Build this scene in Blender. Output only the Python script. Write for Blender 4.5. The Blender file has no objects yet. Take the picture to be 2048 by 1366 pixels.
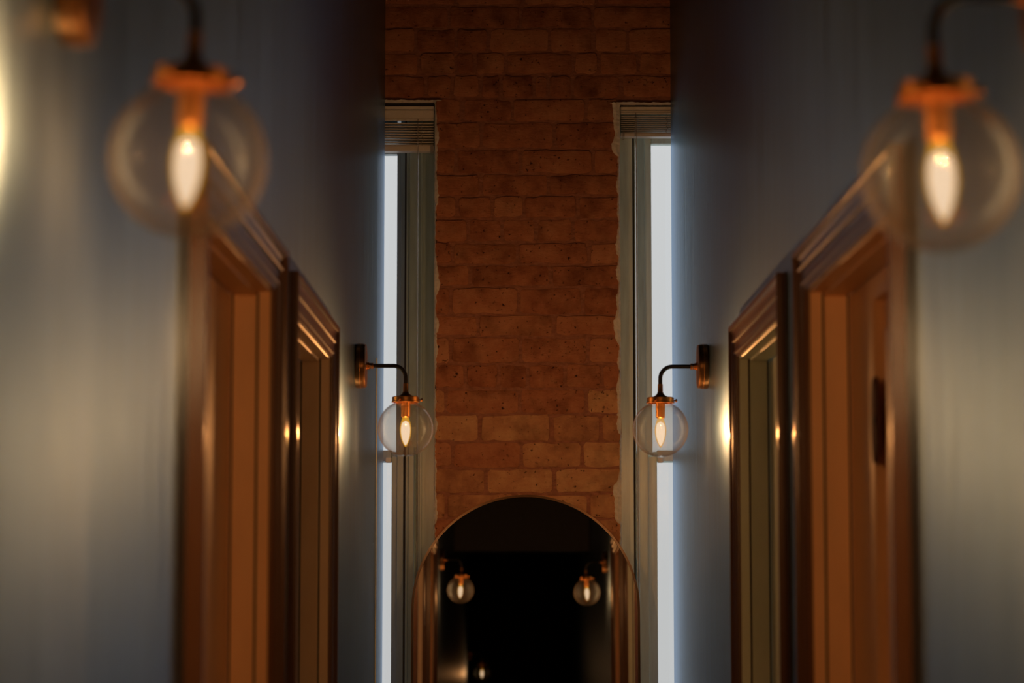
import bpy, math, random
from mathutils import Vector, Matrix
R = random.Random(7)
SC = bpy.context.scene
COL = SC.collection

# ------------------------------------------------------------------ camera, sky, exposure
cam_d = bpy.data.cameras.new('camera')
cam = bpy.data.objects.new('camera', cam_d); COL.objects.link(cam)
cam.location = (0, 0, 1.55)
PITCH = math.atan(455 / (2048 * 85 / 36))
cam.rotation_euler = (math.pi / 2 + PITCH, 0, 7 / (2048 * 85 / 36))
cam_d.lens = 85; cam_d.sensor_width = 36
cam_d.clip_start = .05; cam_d.clip_end = 200
cam_d.dof.use_dof = True; cam_d.dof.focus_distance = 7.5; cam_d.dof.aperture_fstop = 3.9
SC.camera = cam

world = bpy.data.worlds.new('overcast_sky'); SC.world = world; world.use_nodes = True
wn = world.node_tree.nodes; wl = world.node_tree.links
bgn = wn['Background']
tc = wn.new('ShaderNodeTexCoord'); sp = wn.new('ShaderNodeSeparateXYZ'); rp = wn.new('ShaderNodeValToRGB')
wl.new(tc.outputs['Generated'], sp.inputs[0]); wl.new(sp.outputs['Z'], rp.inputs[0]); wl.new(rp.outputs[0], bgn.inputs[0])
# an even overcast sky: horizon grey, brighter towards the zenith, dull ground below
rp.color_ramp.elements[0].position = 0.0; rp.color_ramp.elements[0].color = (.48, .48, .48, 1)
rp.color_ramp.elements[1].position = 1.0; rp.color_ramp.elements[1].color = (1.4, 1.45, 1.52, 1)
e = rp.color_ramp.elements.new(.25); e.color = (.58, .585, .59, 1)
bgn.inputs[1].default_value = 1.25

LAMP_W = 41.0
LAMP_COL = (1.0, .41, .125)

SC.view_settings.view_transform = 'Standard'
SC.view_settings.look = 'None'
SC.view_settings.gamma = 1.0
SC.view_settings.exposure = 0.0
SC.view_settings.use_curve_mapping = False
SC.cycles.use_denoising = True
SC.cycles.max_bounces = 10
SC.cycles.glossy_bounces = 6
SC.cycles.diffuse_bounces = 4
SC.cycles.transparent_max_bounces = 32
SC.cycles.caustics_reflective = True
SC.cycles.sample_clamp_indirect = 4.0
SC.cycles.blur_glossy = .3

# ------------------------------------------------------------------ materials
def nt(name):
    m = bpy.data.materials.new(name); m.use_nodes = True
    t = m.node_tree; return m, t.nodes, t.links, t.nodes['Principled BSDF']

def texco(n, l, scale=(1, 1, 1)):
    tc = n.new('ShaderNodeTexCoord'); mp = n.new('ShaderNodeMapping')
    mp.inputs['Scale'].default_value = scale
    l.new(tc.outputs['Object'], mp.inputs[0]); return mp.outputs[0]

def noise(n, l, vec, scale, detail=4, rough=.55):
    x = n.new('ShaderNodeTexNoise'); x.inputs['Scale'].default_value = scale
    x.inputs['Detail'].default_value = detail; x.inputs['Roughness'].default_value = rough
    l.new(vec, x.inputs['Vector']); return x.outputs['Fac']

def ramp(n, l, fac, stops):
    r = n.new('ShaderNodeValToRGB'); l.new(fac, r.inputs[0])
    el = r.color_ramp.elements
    while len(el) < len(stops): el.new(.5)
    for e, (p, c) in zip(el, stops):
        e.position = p; e.color = (*c, 1) if len(c) == 3 else c
    return r.outputs[0]

def bump(n, l, b, h, dist, strength=1.0):
    x = n.new('ShaderNodeBump'); x.inputs['Distance'].default_value = dist; x.inputs['Strength'].default_value = strength
    l.new(h, x.inputs['Height']); l.new(x.outputs[0], b.inputs['Normal'])

def paint(name, col, rough=.35, spec=.5, var=.12, sc=(1, 1, 1), bd=.0004, ns=30, coat=0):
    m, n, l, b = nt(name)
    v = texco(n, l, sc); f = noise(n, l, v, ns)
    l.new(ramp(n, l, f, [(.3, tuple(c * (1 - var) for c in col)), (.7, tuple(min(1, c * (1 + var)) for c in col))]), b.inputs['Base Color'])
    b.inputs['Roughness'].default_value = rough; b.inputs['Specular IOR Level'].default_value = spec
    if coat: b.inputs['Coat Weight'].default_value = coat; b.inputs['Coat Roughness'].default_value = .12
    bump(n, l, b, f, bd); return m

def wall_paint(name, col):
    # dark gloss paint, laid on with long vertical strokes
    m, n, l, b = nt(name)
    v = texco(n, l, (1, 7, .35)); f = noise(n, l, v, 4, 5, .6)
    v2 = texco(n, l, (1, 1, 1)); f2 = noise(n, l, v2, 60, 3)
    l.new(ramp(n, l, f, [(.3, tuple(c * .8 for c in col)), (.75, tuple(c * 1.25 for c in col))]), b.inputs['Base Color'])
    r = n.new('ShaderNodeMapRange'); r.inputs['To Min'].default_value = .27; r.inputs['To Max'].default_value = .37
    l.new(f, r.inputs[0]); l.new(r.outputs[0], b.inputs['Roughness'])
    b.inputs['IOR'].default_value = 1.7; b.inputs['Metallic'].default_value = .92   # pearly blue-grey gloss
    b.inputs['Specular Tint'].default_value = (.53, .75, 1.0, 1)
    # the brush ridges spread reflections up and down more than sideways
    b.inputs['Anisotropic'].default_value = .95
    tv = n.new('ShaderNodeCombineXYZ'); tv.inputs[2].default_value = 1; l.new(tv.outputs[0], b.inputs['Tangent'])
    a = n.new('ShaderNodeMath'); a.operation = 'MULTIPLY_ADD'; a.inputs[1].default_value = .15
    l.new(f2, a.inputs[0]); l.new(f, a.inputs[2])
    bump(n, l, b, a.outputs[0], .0011); return m

def metal(name, col, rough, var=.15):
    m, n, l, b = nt(name)
    v = texco(n, l, (1, 1, 4)); f = noise(n, l, v, 60)
    l.new(ramp(n, l, f, [(.3, tuple(c * (1 - var) for c in col)), (.7, col)]), b.inputs['Base Color'])
    b.inputs['Metallic'].default_value = 1; b.inputs['Roughness'].default_value = rough
    bump(n, l, b, f, .0001); return m

def brick_mat(name, c0, c1, c2):
    m, n, l, b = nt(name)
    v = texco(n, l); oi = n.new('ShaderNodeObjectInfo')
    off = n.new('ShaderNodeVectorMath'); off.operation = 'MULTIPLY_ADD'
    cmb = n.new('ShaderNodeCombineXYZ')
    for i in range(3): l.new(oi.outputs['Random'], cmb.inputs[i])
    l.new(cmb.outputs[0], off.inputs[0]); off.inputs[1].default_value = (31, 17, 23); l.new(v, off.inputs[2])
    f = noise(n, l, off.outputs[0], 18, 6, .65)
    add = n.new('ShaderNodeMath'); add.operation = 'MULTIPLY_ADD'; add.inputs[1].default_value = .30
    l.new(oi.outputs['Random'], add.inputs[0]); l.new(f, add.inputs[2])
    base = ramp(n, l, add.outputs[0], [(.36, c0), (.62, c1), (.88, c2)])
    # sooty pits and flecks
    f3 = noise(n, l, off.outputs[0], 95, 3, .5)
    pit = ramp(n, l, f3, [(.66, (1, 1, 1)), (.74, (.12, .1, .1))])
    f4 = noise(n, l, off.outputs[0], 7, 4, .6)
    soot = ramp(n, l, f4, [(.50, (1, 1, 1)), (.72, (.32, .28, .26))])
    mx = n.new('ShaderNodeMixRGB'); mx.blend_type = 'MULTIPLY'; mx.inputs[0].default_value = 1
    l.new(base, mx.inputs[1]); l.new(pit, mx.inputs[2])
    mx2 = n.new('ShaderNodeMixRGB'); mx2.blend_type = 'MULTIPLY'; mx2.inputs[0].default_value = .75
    l.new(mx.outputs[0], mx2.inputs[1]); l.new(soot, mx2.inputs[2])
    l.new(mx2.outputs[0], b.inputs['Base Color'])
    b.inputs['Roughness'].default_value = .82; b.inputs['Specular IOR Level'].default_value = .25
    s2 = n.new('ShaderNodeMapping'); s2.inputs['Scale'].default_value = (1, 1, 2.5); l.new(off.outputs[0], s2.inputs[0])
    f2 = noise(n, l, s2.outputs[0], 55, 6, .7)
    sub = n.new('ShaderNodeMath'); sub.operation = 'MULTIPLY_ADD'; sub.inputs[1].default_value = -.8
    pr = ramp(n, l, f3, [(.64, (0, 0, 0)), (.74, (1, 1, 1))])
    l.new(pr, sub.inputs[0]); l.new(f2, sub.inputs[2])
    bump(n, l, b, sub.outputs[0], .004); return m

M = {}
M['wall'] = wall_paint('dark_gloss_wall_paint', (.19, .30, .47))
M['casing'] = paint('casing_gloss_paint', (.17, .085, .045), .2, .6, .06, (1, 3, .4), .0003, 20)
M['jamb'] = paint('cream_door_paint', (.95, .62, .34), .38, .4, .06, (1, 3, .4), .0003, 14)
M['jamb_lit_pale'] = paint('lit_pale_cream_door_paint', (.90, .74, .56), .38, .4, .06, (1, 3, .4), .0003, 14)  # same cream paint with the far left doorway's light mixed into the colour
M['jamb_daylit'] = paint('daylit_cream_door_paint', (.86, .97, .84), .38, .4, .06, (1, 3, .4), .0003, 14)  # cream door paint with grey-green daylight put into its colour
M['ceiling'] = paint('dark_ceiling_paint', (.05, .045, .04), .7)
M['rear'] = paint('matt_black_paint', (.010, .008, .007), .9, .1)
M['floor'] = paint('dark_stained_timber', (.07, .04, .022), .4, .5, .4, (8, .6, 1), .0005, 8)
M['brick'] = brick_mat('old_red_brick', (.30, .105, .06), (.50, .205, .11), (.62, .30, .17))
M['brick_lighter'] = brick_mat('old_lighter_brick', (.38, .17, .095), (.62, .32, .17), (.74, .44, .24))  # lighter, yellower brick colour, used for most of the lower courses
M['mortar'] = paint('lime_mortar', (.36, .165, .11), .95, .2, .3, (1, 1, 2), .004, 45)
M['plaster'] = paint('broken_white_plaster', (.95, .97, .95), .8, .3, .2, (1, 1, 1), .003, 70)
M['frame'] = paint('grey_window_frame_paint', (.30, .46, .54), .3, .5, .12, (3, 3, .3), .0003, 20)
M['frame_lit'] = paint('lit_window_frame_paint', (.68, .85, .80), .3, .5, .12, (3, 3, .3), .0003, 20)  # left frame's paint lightened: brighter light on the right window put into colour
M['bead'] = paint('pale_corner_bead', (.90, .95, .80), .45)
M['darkgap'] = paint('dark_gap_shade', (.02, .022, .025), .6)  # near-black colour in place of the shade inside grooves and gaps
M['blind'] = paint('off_white_blind', (.78, .78, .76), .4, .5, .05)
M['cord'] = paint('white_blind_cord', (.85, .83, .80), .5)
m_ = M['cord'].node_tree.nodes['Principled BSDF']; m_.inputs['Transmission Weight'].default_value = .85; m_.inputs['Roughness'].default_value = .2
M['brass'] = metal('aged_brass', (.62, .30, .10), .3)
M['bronze'] = metal('dark_bronze', (.30, .16, .07), .32)
M['steel'] = metal('nickel_nut', (.5, .48, .46), .3)
M['black'] = paint('black_enamel', (.012, .011, .012), .28, .5, .05)
M['mirror_frame'] = metal('dark_bronze_mirror_rim', (.14, .09, .06), .28)
M['iron'] = paint('brown_iron_plate', (.10, .035, .018), .7, .15)

m, n, l, b = nt('mirror_silvering'); M['mirror'] = m
b.inputs['Base Color'].default_value = (.82, .80, .78, 1); b.inputs['Metallic'].default_value = 1; b.inputs['Roughness'].default_value = .015
b.inputs['Roughness'].default_value = 0

def glass(name, tint, rough, ior=1.5, rim_glow=0):
    # thin blown glass: Fresnel reflection over clear transmission
    m = bpy.data.materials.new(name); m.use_nodes = True; n = m.node_tree.nodes; l = m.node_tree.links
    n.remove(n['Principled BSDF']); out = n['Material Output']
    # the skin is thin, so light leaving it meets the same interface as light entering it
    fr = n.new('ShaderNodeFresnel'); ge = n.new('ShaderNodeNewGeometry'); mr = n.new('ShaderNodeMapRange')
    mr.inputs['To Min'].default_value = ior; mr.inputs['To Max'].default_value = 1 / ior
    l.new(ge.outputs['Backfacing'], mr.inputs[0]); l.new(mr.outputs[0], fr.inputs[0])
    tr = n.new('ShaderNodeBsdfTransparent'); tr.inputs[0].default_value = (*tint, 1)
    gl = n.new('ShaderNodeBsdfGlossy'); gl.inputs['Roughness'].default_value = rough
    sk = gl.outputs[0]
    if rim_glow:      # scatter added to imitate the bulb's glow caught in the rim
        d1 = n.new('ShaderNodeBsdfTranslucent'); d2 = n.new('ShaderNodeBsdfDiffuse'); dm = n.new('ShaderNodeMixShader'); gm = n.new('ShaderNodeMixShader')
        dm.inputs[0].default_value = .5; l.new(d1.outputs[0], dm.inputs[1]); l.new(d2.outputs[0], dm.inputs[2])
        gm.inputs[0].default_value = rim_glow; l.new(sk, gm.inputs[1]); l.new(dm.outputs[0], gm.inputs[2]); sk = gm.outputs[0]
    mx = n.new('ShaderNodeMixShader'); l.new(fr.outputs[0], mx.inputs[0]); l.new(tr.outputs[0], mx.inputs[1]); l.new(sk, mx.inputs[2])
    l.new(mx.outputs[0], out.inputs[0]); return m
M['globe'] = glass('clear_globe_glass', (.97, .965, .95), .018, 1.9, .006)
M['pane'] = glass('window_glass', (.97, .98, .98), .0)

def glowing(name, col, strength, trans):
    m = bpy.data.materials.new(name); m.use_nodes = True; n = m.node_tree.nodes; l = m.node_tree.links
    n.remove(n['Principled BSDF']); out = n['Material Output']
    em = n.new('ShaderNodeEmission'); em.inputs[0].default_value = (*col, 1); em.inputs[1].default_value = strength
    tr = n.new('ShaderNodeBsdfTransparent'); mx = n.new('ShaderNodeMixShader'); mx.inputs[0].default_value = trans
    l.new(em.outputs[0], mx.inputs[1]); l.new(tr.outputs[0], mx.inputs[2]); l.new(mx.outputs[0], out.inputs[0]); return m
M['bulb'] = glowing('amber_bulb_glass', (1.0, .46, .02), .85, .5)
M['filament'] = glowing('glowing_filament_core', (1.0, .95, .88), 1.6, .5)

# ------------------------------------------------------------------ mesh helpers
class MB:
    def __init__(s): s.v = []; s.f = []
    def add(s, vs, fs):
        o = len(s.v); s.v += [tuple(p) for p in vs]; s.f += [tuple(i + o for i in q) for q in fs]; return s
    def box(s, x0, x1, y0, y1, z0, z1, bev=0):
        if not bev:
            return s.add([(x, y, z) for x in (x0, x1) for y in (y0, y1) for z in (z0, z1)],
                         [(0, 1, 3, 2), (4, 6, 7, 5), (0, 4, 5, 1), (2, 3, 7, 6), (0, 2, 6, 4), (1, 5, 7, 3)])
        x0, x1 = min(x0, x1), max(x0, x1); y0, y1 = min(y0, y1), max(y0, y1); z0, z1 = min(z0, z1), max(z0, z1)
        vs = []; idx = {}
        for ix, x in enumerate((x0, x1)):
            for iy, y in enumerate((y0, y1)):
                for iz, z in enumerate((z0, z1)):
                    sx, sy, sz = 1 - 2 * ix, 1 - 2 * iy, 1 - 2 * iz
                    for a, p in enumerate(((x, y + sy * bev, z + sz * bev), (x + sx * bev, y, z + sz * bev), (x + sx * bev, y + sy * bev, z))):
                        idx[(ix, iy, iz, a)] = len(vs); vs.append(p)
        g = lambda *k: idx[k]; fs = []
        for i in (0, 1):
            fs.append((g(i, 0, 0, 0), g(i, 1, 0, 0), g(i, 1, 1, 0), g(i, 0, 1, 0)))
            fs.append((g(0, i, 0, 1), g(1, i, 0, 1), g(1, i, 1, 1), g(0, i, 1, 1)))
            fs.append((g(0, 0, i, 2), g(1, 0, i, 2), g(1, 1, i, 2), g(0, 1, i, 2)))
            for j in (0, 1):
                fs.append((g(i, j, 0, 0), g(i, j, 1, 0), g(i, j, 1, 1), g(i, j, 0, 1)))
                fs.append((g(i, 0, j, 0), g(i, 1, j, 0), g(i, 1, j, 2), g(i, 0, j, 2)))
                fs.append((g(0, i, j, 1), g(1, i, j, 1), g(1, i, j, 2), g(0, i, j, 2)))
                for k in (0, 1): fs.append((g(i, j, k, 0), g(i, j, k, 1), g(i, j, k, 2)))
        return s.add(vs, fs)
    def lathe(s, prof, seg=32, axis='z', c=(0, 0, 0)):
        # prof: (radius, height) pairs turned round the axis
        vs = []; fs = []; k = len(prof)
        for i in range(seg):
            a = 2 * math.pi * i / seg
            for r, h in prof:
                u, w = r * math.cos(a), r * math.sin(a)
                p = (u, w, h) if axis == 'z' else (h, u, w)
                vs.append((p[0] + c[0], p[1] + c[1], p[2] + c[2]))
        for i in range(seg):
            j = (i + 1) % seg
            for q in range(k - 1): fs.append((i * k + q, j * k + q, j * k + q + 1, i * k + q + 1))
        return s.add(vs, fs)
    def tube(s, path, r, seg=12):
        path = [Vector(p) for p in path]; rings = []
        for i, p in enumerate(path):
            d = (path[min(i + 1, len(path) - 1)] - path[max(i - 1, 0)]).normalized()
            a = Vector((0, 1, 0)) if abs(d.y) < .9 else Vector((1, 0, 0))
            u = d.cross(a).normalized(); w = d.cross(u)
            rr = r[i] if isinstance(r, (list, tuple)) else r
            rings.append([p + u * rr * math.cos(2 * math.pi * j / seg) + w * rr * math.sin(2 * math.pi * j / seg) for j in range(seg)])
        vs = [v for ring in rings for v in ring]; fs = []
        for i in range(len(path) - 1):
            for j in range(seg):
                k = (j + 1) % seg; fs.append((i * seg + j, i * seg + k, (i + 1) * seg + k, (i + 1) * seg + j))
        fs.append(tuple(range(seg))); fs.append(tuple(len(vs) - 1 - i for i in range(seg)))
        return s.add(vs, fs)
    def xf(s, mat):
        s.v = [tuple(mat @ Vector(p)) for p in s.v]; return s
    def build(s, name, mat, parent=None, loc=(0, 0, 0), smooth=False, origin=(0, 0, 0)):
        me = bpy.data.meshes.new(name)
        ox, oy, oz = origin
        me.from_pydata([(x - ox, y - oy, z - oz) for x, y, z in s.v], [], s.f)
        me.materials.append(mat)
        import bmesh
        bm = bmesh.new(); bm.from_mesh(me); bmesh.ops.recalc_face_normals(bm, faces=bm.faces)
        bm.to_mesh(me); bm.free()
        if smooth:
            for p in me.polygons: p.use_smooth = True
            me.set_sharp_from_angle(angle=math.radians(38))
        o = bpy.data.objects.new(name, me); COL.objects.link(o); o.location = loc
        if parent: o.parent = parent
        return o

def empty(name, loc, label=None, cat=None, group=None, kind=None, rot=(0, 0, 0)):
    o = bpy.data.objects.new(name, None); COL.objects.link(o); o.location = loc; o.rotation_euler = rot
    o.empty_display_size = .05
    return tag(o, label, cat, group, kind)
def tag(o, label=None, cat=None, group=None, kind=None):
    if label: o['label'] = label
    if cat: o['category'] = cat
    if group: o['group'] = group
    if kind: o['kind'] = kind
    return o

XL, XR, YB, ZC = -.429, .517, 7.95, 3.72       # left wall, right wall, brick face, ceiling
YREAR = -8.0
TOP = 2.115                                     # top of door casings
CW = .078                                       # casing width
DOORS = {  # name: side, y0, y1, proud thickness
    'door_1': (-1, 3.156, 4.290, .024), 'door_2': (-1, 4.569, 5.650, .017),
    'door_3': (1, 3.180, 4.300, .022), 'door_4': (1, 4.594, 5.650, .018)}
WT = .16

# ------------------------------------------------------------------ structure: walls, floor, ceiling
def side_wall(name, side, label):
    xw = XL if side < 0 else XR; xo = xw + side * WT
    mb = MB(); ds = sorted((a, b) for s_, a, b, t in DOORS.values() if s_ == side)
    y = YREAR
    yend = 7.45 if side < 0 else YB
    for a, b in ds:
        mb.box(xw, xo, y, a + CW - .012, 0, ZC)
        mb.box(xw, xo, a + CW - .012, b - CW + .012, TOP - CW + .012, ZC)
        y = b - CW + .012
    mb.box(xw, xo, y, yend, 0, ZC)
    return tag(mb.build(name, M['wall']), label, 'wall', kind='structure')
WL = side_wall('wall_left', -1, 'dark glossy painted wall on the left side of the corridor')
WR = side_wall('wall_right', 1, 'dark glossy painted wall on the right side of the corridor')
# the last hand's breadth of the left wall is set back behind a pale corner bead
MB().box(XL - .006, XL - WT, 7.4505, YB, 0, ZC).build('end_panel', M['wall'], WL)
MB().box(XL - .012, XL + .0015, 7.446, 7.462, 0, 2.2, .001).build('corner_bead', M['bead'], WL)['label'] = 'pale yellowish corner bead'

tag(MB().box(-2.2, 2.2, YREAR - .1, 8.3, ZC, ZC + .1).build('ceiling', M['ceiling']), 'dark ceiling high above the corridor', 'ceiling', kind='structure')
fl = tag(MB().box(-2.2, 2.2, YREAR - .1, 8.3, -.1, -.012).build('floor', M['floor']), 'dark timber floor of the corridor', 'floor', kind='structure')
for k in range(7):
    x0 = XL + k * .1352
    MB().box(x0 + .001, min(x0 + .1342, XR), YREAR, YB, -.012, 0, .002).build('floor_board', M['floor'], fl)
tag(MB().box(XL - WT, XR + WT, YREAR - .1, YREAR, 0, ZC).build('wall_rear', M['rear']), 'dark wall closing the corridor behind the camera', 'wall', kind='structure')
tag(MB().box(XL, XR, -1.12, -1.0, 2.46, ZC, .004).build('trim_1', M['ceiling']), 'dark downstand beam across the corridor behind the camera', 'beam', kind='structure')

# ------------------------------------------------------------------ brick back wall
PL, PR = -.266, .345         # pillar edges
WLO, WRO = -.585, .70        # outer edges of the window openings
ZLL, ZLR, ZS = 3.107, 3.098, .86
mb = MB(); Y0 = YB + .006; Y1 = 8.26
mb.box(PL + .004, PR - .004, Y0, Y1, 0, ZLR)
mb.box(-2.2, 2.2, Y0, Y1, ZLL, ZC)
mb.box(PL + .004, 2.2, Y0, Y1, ZLR, ZLL)
mb.box(-2.2, WLO, Y0, Y1, 0, ZLL); mb.box(WRO, 2.2, Y0, Y1, 0, ZLR)
mb.box(WLO, PL + .004, Y0, Y1, 0, ZS); mb.box(PR - .004, WRO, Y0, Y1, 0, ZS)
WB = tag(mb.build('wall_back', M['mortar']), 'old red brick wall at the end of the corridor between two windows', 'wall', kind='structure')

beds = [3.426, 3.349, 3.268, 3.191, 3.112, 3.032, 2.941, 2.857, 2.783, 2.708, 2.628, 2.553, 2.479, 2.386, 2.313, 2.223, 2.141, 2.057, 1.966, 1.879, 1.797]
joints = [
 [-.222, .017, .258], [-.331, -.198, -.09, .115, .263, .374], [-.32, -.198, -.135, -.032, .194, .277, .41], [-.3, -.212, -.115, -.047, .062, .11, .189, .354],
 [-.178, -.01, .235], [-.113, .13], [-.199, .018, .258], [-.116, .111], [-.192, -.076, .027, .208], [-.157, -.043, .068, .191],
 [-.209, .007, .244], [-.149, .116], [-.213, .01, .222], [-.124, .129], [-.213, .018, .241], [-.165, -.054, .04, .163, .285],
 [-.229, .013, .234], [-.118, .119, .281], [-.209, .018, .22], [-.095, .128]]
# the courses carry on above and below the frame
courses = []
z = 3.712
while z > 3.50:
    courses.append((z, z - .078, sorted([-.35 + R.random() * .05, -.11, .12 + R.random() * .05, .35]), True)); z -= .08
courses = [(3.712, 3.640, [-.3, -.06, .18, .40], True), (3.636, 3.568, [-.19, .05, .29], True), (3.566, 3.498, [-.31, -.07, .17, .38], True), (3.496, 3.428, [-.2, .03, .27], True)]
for i in range(20): courses.append((beds[i], beds[i + 1], joints[i], i < 4))
z = 1.797; k = 0
while z > .03:
    courses.append((z, max(z - .0845, 0), [[-.226, -.002, .24], [-.1, .125], [-.2, .02, .22], [-.13, -.02, .1, .2]][k % 4], False)); z -= .0845; k += 1

def brick(x0, x1, z0, z1, edge=0):
    # a worn brick: uneven outline, rounded arrises, each a little proud or sunk
    cx, cz = (x0 + x1) / 2, (z0 + z1) / 2; w, h = (x1 - x0) / 2, (z1 - z0) / 2
    N = 6 if w > .07 else 3; pts = []
    j = lambda a: R.uniform(-a, a)
    c = .10 * h + .003
    for i in range(N + 1): pts.append((-w + c * (i == 0) + 2 * w * i / N - c * (i == N), -h + j(.0034)))
    pts.append((w + j(.0025), -h + c + .002)); pts.append((w + j(.0025), h - c - .002))
    for i in range(N, -1, -1): pts.append((-w + c * (i == 0) + 2 * w * i / N - c * (i == N), h + j(.0034)))
    pts.append((-w + j(.0025), h - c - .002)); pts.append((-w + j(.0025), -h + c + .002))
    k = len(pts); pr = R.uniform(.003, .0085); b_ = .0035
    vs = [(p, .016, q) for p, q in pts] + [(p, -pr + b_ + .004, q) for p, q in pts]
    vs += [(p * (1 - b_ / w) + 0, -pr + .006 + j(.0008), q * (1 - b_ / h)) for p, q in pts] + [(j(.2 * w), -pr + .006, 0)]
    fs = []
    for i in range(k):
        q = (i + 1) % k
        fs += [(i, q, k + q, k + i), (k + i, k + q, 2 * k + q, 2 * k + i), (2 * k + i, 2 * k + q, 3 * k)]
    o = MB().add(vs, fs).build('brick', M['brick_lighter' if R.random() < (.7 if cz < 2.17 else 0) else 'brick'], WB, (cx, YB, cz), smooth=True)
    o.rotation_euler = (j(.006), j(.006), j(.006))
for zt, zb, js, full in courses:
    mj = .0068
    xs = [XL - .09] + js + [XR + .09] if full else [PL] + js + [PR]
    if not full:
        xs[0] += R.uniform(-.004, .004); xs[-1] += R.uniform(-.005, .003)
    for a, b in zip(xs[:-1], xs[1:]):
        if b - a < .03: continue
        l_ = a + (0 if a == xs[0] and not full else mj * R.uniform(.7, 1.2)); r_ = b - (0 if b == xs[-1] and not full else mj * R.uniform(.7, 1.2))
        brick(l_, r_, zb + mj * R.uniform(.6, 1.1), zt - mj * R.uniform(.5, .9))

def ragged(name, label, vertical, fixed, z0, z1, base, side, wmin, wmax, seed, y=YB - .002):
    # broken plaster arris: straight on the window side, torn on the brick side
    r = random.Random(seed); n_ = int((z1 - z0) / .006); vs = []; fs = []; w = wmin; tgt = wmin
    for i in range(n_ + 1):
        t = z0 + (z1 - z0) * i / n_
        if i % 7 == 0: tgt = wmin + (wmax - wmin) * r.random() ** 2.2
        w += (tgt - w) * .35; ww = max(.001, w + r.uniform(-.0016, .0016))
        o_ = fixed - side * (.002 + r.uniform(0, .0012))
        for (d, dy) in ((0, .07), (0, 0), (ww * .5, -.0045 - r.uniform(0, .003)), (ww, .002), (ww, .010)):
            p = o_ + side * d if d else o_
            vs.append((p, y + dy, t) if vertical else (t, y + dy, p))
    for i in range(n_):
        for q in range(4): fs.append((i * 5 + q, i * 5 + q + 1, i * 5 + 5 + q + 1, i * 5 + 5 + q))
    o = MB().add(vs, fs).build(name, M['plaster'], WB); o['label'] = label
ragged('plaster_edge', 'ragged white plaster edge on the left side of the brick pier', True, PL, ZS, ZLL - .002, 0, 1, .004, .020, 3)
ragged('plaster_edge', 'ragged white plaster edge on the right side of the brick pier', True, PR, ZS, ZLR - .002, 0, -1, .005, .030, 9)
ragged('plaster_edge', 'torn plaster line above the left window', False, ZLL, XL - .02, PL + .02, 0, 1, .001, .006, 5)
ragged('plaster_edge', 'torn plaster line above the right window', False, ZLR, PR - .03, XR + .02, 0, 1, .001, .007, 6)

# ------------------------------------------------------------------ windows
def window(name, side, label):
    # s: +1 mirrors; x given as distance from the pier edge outwards
    ex = PL if side < 0 else PR; zt = ZLL if side < 0 else ZLR
    wo = abs((WLO if side < 0 else WRO) - ex)
    g = (lambda d: ex + side * d)
    W = empty(name, (g(wo / 2), 8.05, ZS), label, 'window', kind='structure')
    O = (g(wo / 2), 8.05, ZS)
    def bx(nm, d0, d1, y0, y1, z0, z1, mat='frame', bev=.0012, parent=None):
        x0, x1 = sorted((g(d0), g(d1)))
        if side > 0 and mat == 'frame': mat = 'frame_lit'
        o = MB().box(x0, x1, y0, y1, z0, z1, bev).build(nm, M[mat], parent or W, origin=O); return o
    fw = .047 if side > 0 else .090
    # fixed lining around the opening
    bx('window_jamb', -.002, fw, 8.020, 8.20, ZS, zt)
    bx('window_jamb', wo - .03, wo, 8.020, 8.20, ZS, zt)
    bx('window_head', fw, wo - .03, 8.020, 8.20, zt - .05, zt)
    bx('window_sill', -.002, wo, 7.99, 8.20, ZS, ZS + .035)
    d = fw
    if side < 0:
        bx('stop_bead', .044, .052, 8.012, 8.02, ZS + .035, zt - .05)
        bx('stop_bead', fw + .0005, fw + .009, 8.022, 8.05, ZS + .035, zt - .05)
        bx('shadow_groove', fw + .009, fw + .016, 8.052, 8.07, ZS + .035, zt - .05, 'darkgap', 0)
        s0 = fw + .016; gw = .134
    else:
        bx('shadow_groove', fw, fw + .006, 8.045, 8.07, ZS + .035, zt - .05, 'darkgap', 0)
        bx('stop_bead', fw + .006, fw + .015, 8.022, 8.05, ZS + .035, zt - .05)
        s0 = fw + .015; gw = .114
    mz = 1.925
    # upper sash (outer track), lower sash (inner track)
    def sash(z0, z1, y0, gl, top, nm):
        st = bx(nm, s0, s0 + (gl - s0) * .55, y0, y0 + .042, z0, z1)
        bx('sash_moulding', s0 + (gl - s0) * .55, gl, y0 + .012, y0 + .034, z0 + .02, z1 - .02, parent=st)
        bx('sash_stile', wo - .075, wo - .03, y0, y0 + .042, z0, z1)
        bx('top_rail', gl, wo - .075, y0, y0 + .042, z1 - top, z1)
        bx('bottom_rail', gl, wo - .075, y0, y0 + .042, z0, z0 + .035)
        x0, x1 = sorted((g(gl), g(wo - .075)))
        MB().box(x0, x1, y0 + .019, y0 + .023, z0 + .035, z1 - top).build('pane', M['pane'], W, origin=O)
    zg = 2.938 if side < 0 else 2.983
    sash(mz - .02, zt - .05, 8.085, gw, zt - .05 - (zg + (.01 if side < 0 else 0)), 'sash_stile')
    sash(ZS + .035, mz + .018, 8.040, gw + .012, .036, 'sash_stile')
    if side < 0:   # dark outer edge of the lower sash seen beside the wall
        pass
    bx('sash_latch', gw + .012, gw + .032, 8.026, 8.04, mz - .024, mz - .006, 'bead', .003)['label'] = 'small beige sash stop'
    return W
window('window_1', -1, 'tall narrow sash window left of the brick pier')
window('window_2', 1, 'tall narrow sash window right of the brick pier')

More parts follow.
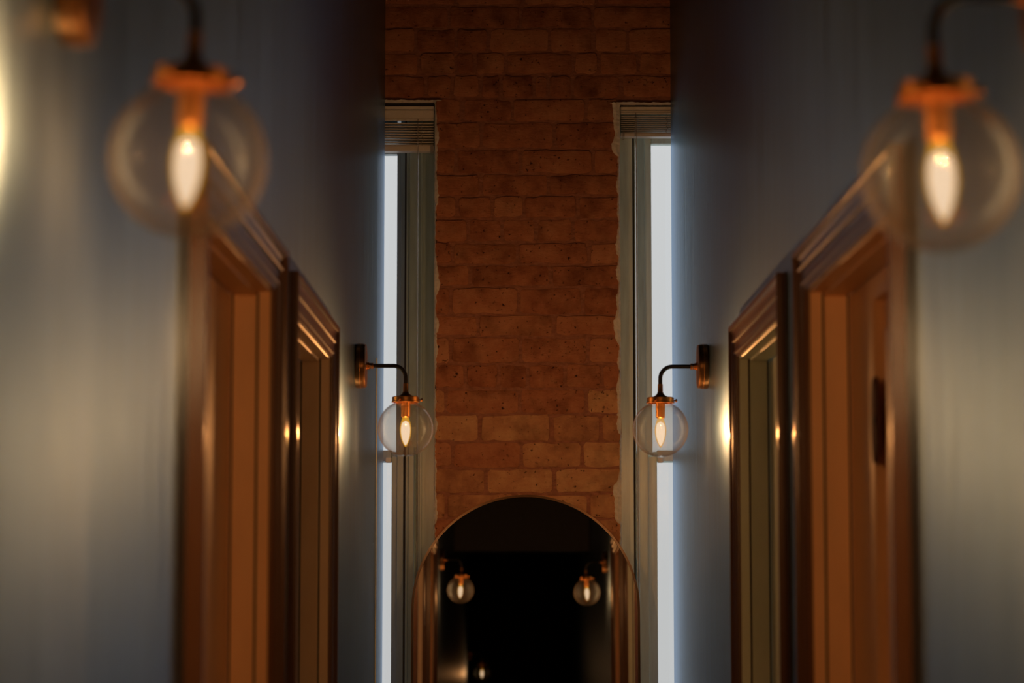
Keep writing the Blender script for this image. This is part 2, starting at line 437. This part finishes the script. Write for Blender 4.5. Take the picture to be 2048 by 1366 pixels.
# ------------------------------------------------------------------ venetian blinds, drawn up
def blind(side, label, za, zb, zc_, zd, n_sl, wx, wand_len):
    # za head top, zb head bottom, zc_ bottom of slat stack, zd bottom of rail
    ex = PL if side < 0 else PR
    x0, x1 = (WLO + .004, PL - .006) if side < 0 else (PR + .006, WRO - .004)
    O = ((x0 + x1) / 2, 7.995, zd)
    B = empty('venetian_blind', O, label, 'blind', 'drawn-up blinds in the two windows')
    def bx(nm, a, b, c, d, e_, f_, mat='blind', bev=.0015): return MB().box(a, b, c, d, e_, f_, bev).build(nm, M[mat], B, origin=O)
    bx('mounting_bracket', x0, x1, 7.985, 8.018, za + .0, (ZLL if side < 0 else ZLR) - .002, 'darkgap')
    # headrail with a stepped valance
    bx('headrail', x0, x1, 7.972, 8.015, zb + (za - zb) * .35, za)
    bx('valance', x0, x1, 7.966, 7.972, zb, za - .014)
    bx('valance_lip', x0, x1, 7.963, 7.969, zb, zb + .005)
    st = (zb - .002 - zc_) / n_sl
    for k in range(n_sl):
        zz = zb - .003 - (k + .5) * st
        mb = MB(); m_ = 5; t = st * .36; dy = R.uniform(-.0015, .0015); sag = R.uniform(-.0006, .0006)
        for i in range(m_ + 1):
            y = 7.972 + .036 * i / m_ + dy; c = .0016 * math.sin(math.pi * i / m_)
            mb.v += [(x0 + .002, y, zz + c), (x1 - .002, y, zz + c + sag), (x1 - .002, y, zz + c + sag - t), (x0 + .002, y, zz + c - t)]
        for i in range(m_):
            for q in range(4): mb.f.append((i * 4 + q, i * 4 + (q + 1) % 4, i * 4 + 4 + (q + 1) % 4, i * 4 + 4 + q))
        mb.f += [(0, 1, 2, 3), (m_ * 4 + 3, m_ * 4 + 2, m_ * 4 + 1, m_ * 4)]
        mb.build('slat', M['blind'], B, origin=O)
    bx('bottom_rail', x0, x1, 7.970, 8.010, zd, zc_, 'blind', .002)
    bx('end_clip', *( (x1 - .012, x1 - .002) if side < 0 else (x0 + .006, x0 + .013)), 7.966, 8.012, zd - .004, zc_ + .004, 'cord')
    # ladder cord bundle
    lx = (PL - .045) if side < 0 else (XR - .012)
    mb = MB()
    for k in range(6):
        z0 = zb - (zb - zc_) * k / 6; mb.tube([(lx, 7.968, z0), (lx + .004 * (-1) ** k, 7.964, z0 - (zb - zc_) / 12), (lx, 7.968, z0 - (zb - zc_) / 6)], .0011, 6)
    mb.build('ladder_cord', M['cord'], B, origin=O, smooth=True)
    # tilt wand hanging in front
    hk = MB().tube([(wx, 7.974, zb + .006), (wx, 7.961, zb + .004), (wx, 7.957, zb - .012)], .0016, 8).build('wand_hook', M['cord'], B, origin=O, smooth=True)
    rr = .0026 if side < 0 else .0048
    MB().tube([(wx, 7.957, zb - .01), (wx + .0005, 7.957, zb - wand_len * .5), (wx + .002, 7.957, zb - wand_len)], [rr * .8, rr, rr], 8).build('tilt_wand', M['cord'], B, origin=O, smooth=True)
    if side < 0:
        MB().tube([(wx - .006, 7.96, 1.95), (wx - .0055, 7.96, zb - wand_len)], .0042, 8).build('pull_cord', M['frame'], B, origin=O, smooth=True)
blind(-1, 'narrow off-white venetian blind drawn up in the window left of the brick pier', 3.090, 3.040, 2.957, 2.938, 9, -.325, 1.95)
blind(1, 'narrow off-white venetian blind drawn up in the window right of the brick pier', 3.088, 3.062, 2.999, 2.987, 9, .401, 1.95)

# ------------------------------------------------------------------ doors
def door(name, label, jm, plate):
    side, y0, y1, t = DOORS[name]
    xw = XL if side < 0 else XR
    O = (xw, (y0 + y1) / 2, 0)
    D = empty(name, O, label, 'door', kind='structure')
    # moulded casing profile: (distance from outer edge, proudness)
    pf = [(0, -.001), (0, t * .96), (.002, t), (.010, t), (.0125, t * .93), (.014, t * .70), (.020, t * .60), (.030, t * .52), (.034, t * .66),
          (.0375, t * .76), (.041, t * .70), (.043, t * .50), (.056, t * .44), (.060, t * .52), (.064, t * .60), (.069, t * .54), (.0705, t * .40), (CW - .002, t * .36), (CW, t * .30), (CW, -.001)]
    def strip(nm, f0, f1):
        mb = MB()
        for u, p in pf: mb.v += [f0(u, p), f1(u, p)]
        k = len(pf)
        for i in range(k - 1): mb.f.append((2 * i, 2 * i + 1, 2 * i + 3, 2 * i + 2))
        mb.f += [tuple(2 * i for i in range(k)), tuple(2 * i + 1 for i in reversed(range(k)))]
        return mb.build(nm, M['casing'], D, origin=O)
    X = lambda p: xw - side * p
    strip('casing_leg', lambda u, p: (X(p), y0 + u, 0), lambda u, p: (X(p), y0 + u, TOP - u))
    strip('casing_leg', lambda u, p: (X(p), y1 - u, 0), lambda u, p: (X(p), y1 - u, TOP - u))
    strip('casing_head', lambda u, p: (X(p), y0 + u, TOP - u), lambda u, p: (X(p), y1 - u, TOP - u))
    a, b, c = y0 + CW + .004, y1 - CW - .004, TOP - CW - .004      # clear opening
    def bx(nm, d0, d1, ya, yb, z0, z1, mat, bev=.001, parent=None):
        xa, xb = sorted((xw + side * d0, xw + side * d1))
        return MB().box(xa, xb, ya, yb, z0, z1, bev).build(nm, mat, parent or D, origin=O)
    T = .0155
    bx('jamb_board', 0, WT, a - T, a, 0, c + T, jm); bx('jamb_board', 0, WT, b, b + T, 0, c + T, jm)
    bx('head_board', 0, WT, a, b, c, c + T, jm)
    # stops, planted on the jambs in front of the leaf
    S = .0065
    bx('door_stop', .024, .064, b - S, b, 0, c - S, jm); bx('door_stop', .024, .064, a, a + S, 0, c - S, jm)
    bx('door_stop', .024, .064, a, b, c - S, c, jm)
    # dark strips in place of the shade in stop quirks and leaf gap
    for ya, yb in ((b - .0015, b + .0005), (a - .0005, a + .0015)): bx('quirk_shade', .0205, .0238, ya, yb, 0, c - .001, M['darkgap'], 0)
    bx('leaf_gap_shade', .0642, .0668, b - .0058, b + .0005, 0, c - .001, M['darkgap'], 0)
    # the leaf: stiles, rails and sunk panels
    L = MB().box(*sorted((xw + side * .088, xw + side * .096)), a + .004, b - .004, .006, c - .004).build('leaf', jm, D, origin=O)
    la, lb, lc = a + .004, b - .004, c - .004
    sw = .115; sl = .262 if plate else .33; tr = .04
    def q(nm, ya, yb, z0, z1): bx(nm, .070, .1, ya, yb, z0, z1, jm, .002, L)
    q('stile', la, la + sw, .006, lc); q('stile', lb - sl, lb, .006, lc)
    for z0, z1 in ((.006, .2), (.86, 1.02), (lc - tr, lc)): q('rail', la + sw, lb - sl, z0, z1)
    for z0, z1 in ((.25, .81), (1.07, lc - tr - .05)): bx('raised_panel', .076, .09, la + sw + .06, lb - sl - .085, z0, z1, jm, .006, L)
    if plate:
        yc = b - .30
        mb = MB(); N = 20; pts = []
        for i in range(N):
            an = 2 * math.pi * i / N; pts.append((.034 * math.copysign(abs(math.cos(an)) ** .75, math.cos(an)), .072 * math.copysign(abs(math.sin(an)) ** .75, math.sin(an))))
        zz = 1.79; xa = xw + side * .070; xb = xw + side * .064
        mb.v = [(xa, yc + p, zz + r_) for p, r_ in pts] + [(xb, yc + p * .92, zz + r_ * .96) for p, r_ in pts]
        mb.f = [(i, (i + 1) % N, N + (i + 1) % N, N + i) for i in range(N)] + [tuple(range(N)), tuple(range(2 * N - 1, N - 1, -1))]
        o = mb.build('lock_plate', M['iron'], D, origin=O); o['label'] = 'dark brown rounded lock plate'
        MB().lathe([(0, 0), (.008, 0), (.008, .004), (0, .004)], 14, 'x', (xb - side * .0006 - .002, yc - .008, zz)).build('keyhole', M['darkgap'], o, origin=O)
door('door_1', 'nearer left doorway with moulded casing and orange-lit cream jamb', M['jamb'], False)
door('door_2', 'farther left doorway with moulded casing, beside the far left lamp', M['jamb_lit_pale'], False)
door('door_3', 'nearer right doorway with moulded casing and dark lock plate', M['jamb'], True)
door('door_4', 'farther right doorway with cream jamb tinted grey-green for daylight', M['jamb_daylit'], False)

# baseboards between the doors
def skirting(name, side):
    xw = XL if side < 0 else XR; mb = MB(); y = YREAR
    ds = sorted((a, b) for s_, a, b, t in DOORS.values() if s_ == side) + [(7.44 if side < 0 else YB, 0)]
    for a, b in ds:
        mb.box(*sorted((xw, xw - side * .016)), y, a, 0, .14, .003); y = b
    tag(mb.build(name, M['casing']), 'dark gloss baseboard along the %s wall' % ('left' if side < 0 else 'right'), 'baseboard', kind='structure')
skirting('baseboard_left', -1); skirting('baseboard_right', 1)

# ------------------------------------------------------------------ wall lamps
def sconce(side, y, zg, reach, tilt, label, power=1.0):
    xw = XL if side < 0 else XR
    root = empty('wall_lamp', (xw, y, zg + .169), label, 'lamp', 'globe wall lamps along the corridor', rot=(0, 0, 0 if side < 0 else math.pi))
    # local frame: +x out of the wall, origin at the arm's height
    MB().lathe([(0, 0), (.0585, 0), (.0600, .002), (.0600, .0225), (.0588, .0262), (.056, .028), (.02, .0284), (0, .0284)], 56, 'x').build('back_plate', M['bronze'], root, smooth=True)
    MB().lathe([(.0601, .0), (.0607, .0005), (.0607, .0016), (.0601, .002)], 56, 'x', (.012, 0, 0)).build('plate_seam', M['brass'], root, smooth=True)
    MB().lathe([(0, .028), (.0115, .028), (.0115, .030), (.0095, .031), (.0095, .036), (.0075, .037), (.0075, .043), (.0085, .0435), (.0085, .0465), (.0065, .047), (0, .047)], 20, 'x').build('arm_collar', M['brass'], root, smooth=True)
    MB().lathe([(.0077, .0385), (.0092, .0388), (.0092, .0418), (.0077, .0421)], 6, 'x').build('collar_nut', M['steel'], root)
    rb = .033; path = [(.045, 0, 0)]
    path += [(.045 + (reach - rb - .045) * i / 3, 0, 0) for i in range(1, 3)]
    for i in range(11):
        a = math.pi / 2 * i / 10; path.append((reach - rb + rb * math.sin(a), 0, -rb + rb * math.cos(a)))
    path += [(reach, 0, -.045), (reach, 0, -.052)]
    MB().tube(path, .0056, 14).build('arm', M['black'], root, smooth=True)
    # the shade hangs a little out of plumb
    tm = Matrix.Translation((reach, 0, -.045)) @ Matrix.Rotation(tilt, 4, 'Y') @ Matrix.Translation((0, 0, -.124))
    B = lambda mb: mb.xf(tm)
    # heights below are measured from the globe's centre
    B(MB().lathe([(.0058, .122), (.0068, .121), (.0072, .100), (.0080, .0985), (0, .0985)], 20)).build('socket_sleeve', M['brass'], root, smooth=True)
    cap = B(MB().lathe([(0, .0985), (.0082, .0985), (.0100, .094), (.0165, .089), (.0235, .0865), (.0250, .0848), (0, .0848)], 36)).build('cap', M['bronze'], root, smooth=True)
    ring = B(MB().lathe([(.010, .0862), (.0335, .0862), (.0362, .0845), (.0365, .0740), (.0380, .0728), (.0380, .0705), (.0345, .0700), (.0345, .0820), (.010, .0820)], 48)).build('gallery', M['brass'], root, smooth=True)
    for k in range(3):
        a = 2 * math.pi * k / 3 + (0 if side < 0 else math.pi) + .12
        mb = MB().lathe([(0, .034), (.0018, .034), (.0018, .0405), (.0042, .0408), (.0046, .0425), (.0042, .0455), (0, .0458)], 12, 'x')
        mb.xf(Matrix.Rotation(a, 4, 'Z')); mb.xf(Matrix.Translation((0, 0, .0775)))
        B(mb).build('thumb_screw', M['brass'], ring, smooth=True)
    B(MB().lathe([(.0, .083), (.0125, .083), (.0125, .060), (.0131, .0595), (.0131, .057), (.0125, .0565), (.0122, .032), (.0100, .0298), (.0, .0298)], 28)).build('socket', M['brass'], root, smooth=True)
    # blown globe with its neck up in the gallery; outer and inner skin
    pr = []
    a0 = math.asin(.030 / .075)
    for i in range(41):
        a = a0 + (math.pi - a0) * i / 40; pr.append((max(.075 * math.sin(a), 1e-5), .075 * math.cos(a)))
    neck = [(.0305, .0790), (.0305, .0715)]
    B(MB().lathe(neck + pr, 72)).build('glass_globe', M['globe'], root, smooth=True)
    r2 = [(r_ * .972, h * .972) for r_, h in pr]
    B(MB().lathe(r2, 72)).build('inner_glass_skin', M['globe'], root, smooth=True)
    # candle bulb and its glowing core
    cb = [(.0085, .0300), (.0095, .026), (.0120, .018), (.0145, .008), (.0155, -.002), (.0150, -.013), (.0125, -.026), (.0085, -.037), (.0045, -.0445), (.0015, -.0485), (1e-5, -.0490)]
    bulb = B(MB().lathe(cb, 28)).build('bulb', M['bulb'], root, smooth=True)
    B(MB().lathe([(1e-5, .0215)] + [(r_ * .80, h * .90 - .001) for r_, h in cb[2:]], 24)).build('filament', M['filament'], bulb, smooth=True)
    ld = bpy.data.lights.new('bulb_light', 'POINT'); ld.energy = LAMP_W * power; ld.color = LAMP_COL; ld.shadow_soft_size = 0
    # an upright filament throws little light along its own axis
    ld.use_nodes = True; n = ld.node_tree.nodes; l = ld.node_tree.links; em = n['Emission']
    tc = n.new('ShaderNodeTexCoord'); sx = n.new('ShaderNodeSeparateXYZ'); sq = n.new('ShaderNodeMath'); sq.operation = 'MULTIPLY'
    su = n.new('ShaderNodeMath'); su.operation = 'SUBTRACT'; su.inputs[0].default_value = 1.02
    l.new(tc.outputs['Normal'], sx.inputs[0]); l.new(sx.outputs['Z'], sq.inputs[0]); l.new(sx.outputs['Z'], sq.inputs[1])
    l.new(sq.outputs[0], su.inputs[1]); l.new(su.outputs[0], em.inputs['Strength'])
    lo = bpy.data.objects.new('bulb_light', ld); COL.objects.link(lo); lo.parent = root
    lo.location = tm @ Vector((0, 0, -.012))
    return root
sconce(-1, 6.48, 1.925, .134, 0, 'far left globe wall lamp in front of the left window, beside the brick')
sconce(1, 6.48, 1.923, .128, 0, 'far right globe wall lamp in front of the right window, beside the brick')
sconce(-1, 2.25, 1.934, .126, .045, 'large blurred globe wall lamp nearest the camera on the left wall')
sconce(1, 2.25, 1.921, .122, .045, 'large blurred globe wall lamp nearest the camera on the right wall')
sconce(-1, -6.0, 1.850, .128, 0, 'globe wall lamp behind the camera, seen low in the arched mirror', .06)

# ------------------------------------------------------------------ arched mirror leaning on the pier
MW, MH, TH = .745, 1.794, .022
root = empty('arched_mirror', (.033, 7.858, 0), 'tall arched floor mirror with thin dark rim leaning against the brick pier', 'mirror', rot=(-.044, 0, 0))
def arch(w, h, n_=64):
    r = w / 2; pts = [(-r, h * 0)]
    for i in range(n_ + 1):
        a = math.pi - math.pi * i / n_; pts.append((r * math.cos(a), h - r + r * math.sin(a)))
    pts.append((r, 0)); return pts
out = arch(MW, MH); rim = .0075
inn = [(x * (1 - 2 * rim / MW), (MH - MW / 2) + (z - (MH - MW / 2)) * (1 - 2 * rim / MW) if z > MH - MW / 2 else max(z, rim)) for x, z in out]
k = len(out); mb = MB()
for pts, y in ((out, TH), (out, .0008), (inn, 0), (inn, .005)): mb.v += [(x, y, z) for x, z in pts]
for i in range(k):
    j = (i + 1) % k
    for q in range(3): mb.f.append((q * k + i, q * k + j, (q + 1) * k + j, (q + 1) * k + i))
mb.f.append(tuple(range(k)))
mb.build('rim', M['mirror_frame'], root)
mb = MB(); mb.v = [(x, .0045, z) for x, z in inn] + [(x, .010, z) for x, z in inn]
mb.f = [tuple(range(k)), tuple(range(2 * k - 1, k - 1, -1))] + [(i, (i + 1) % k, k + (i + 1) % k, k + i) for i in range(k)]
mb.build('mirror_glass', M['mirror'], root)
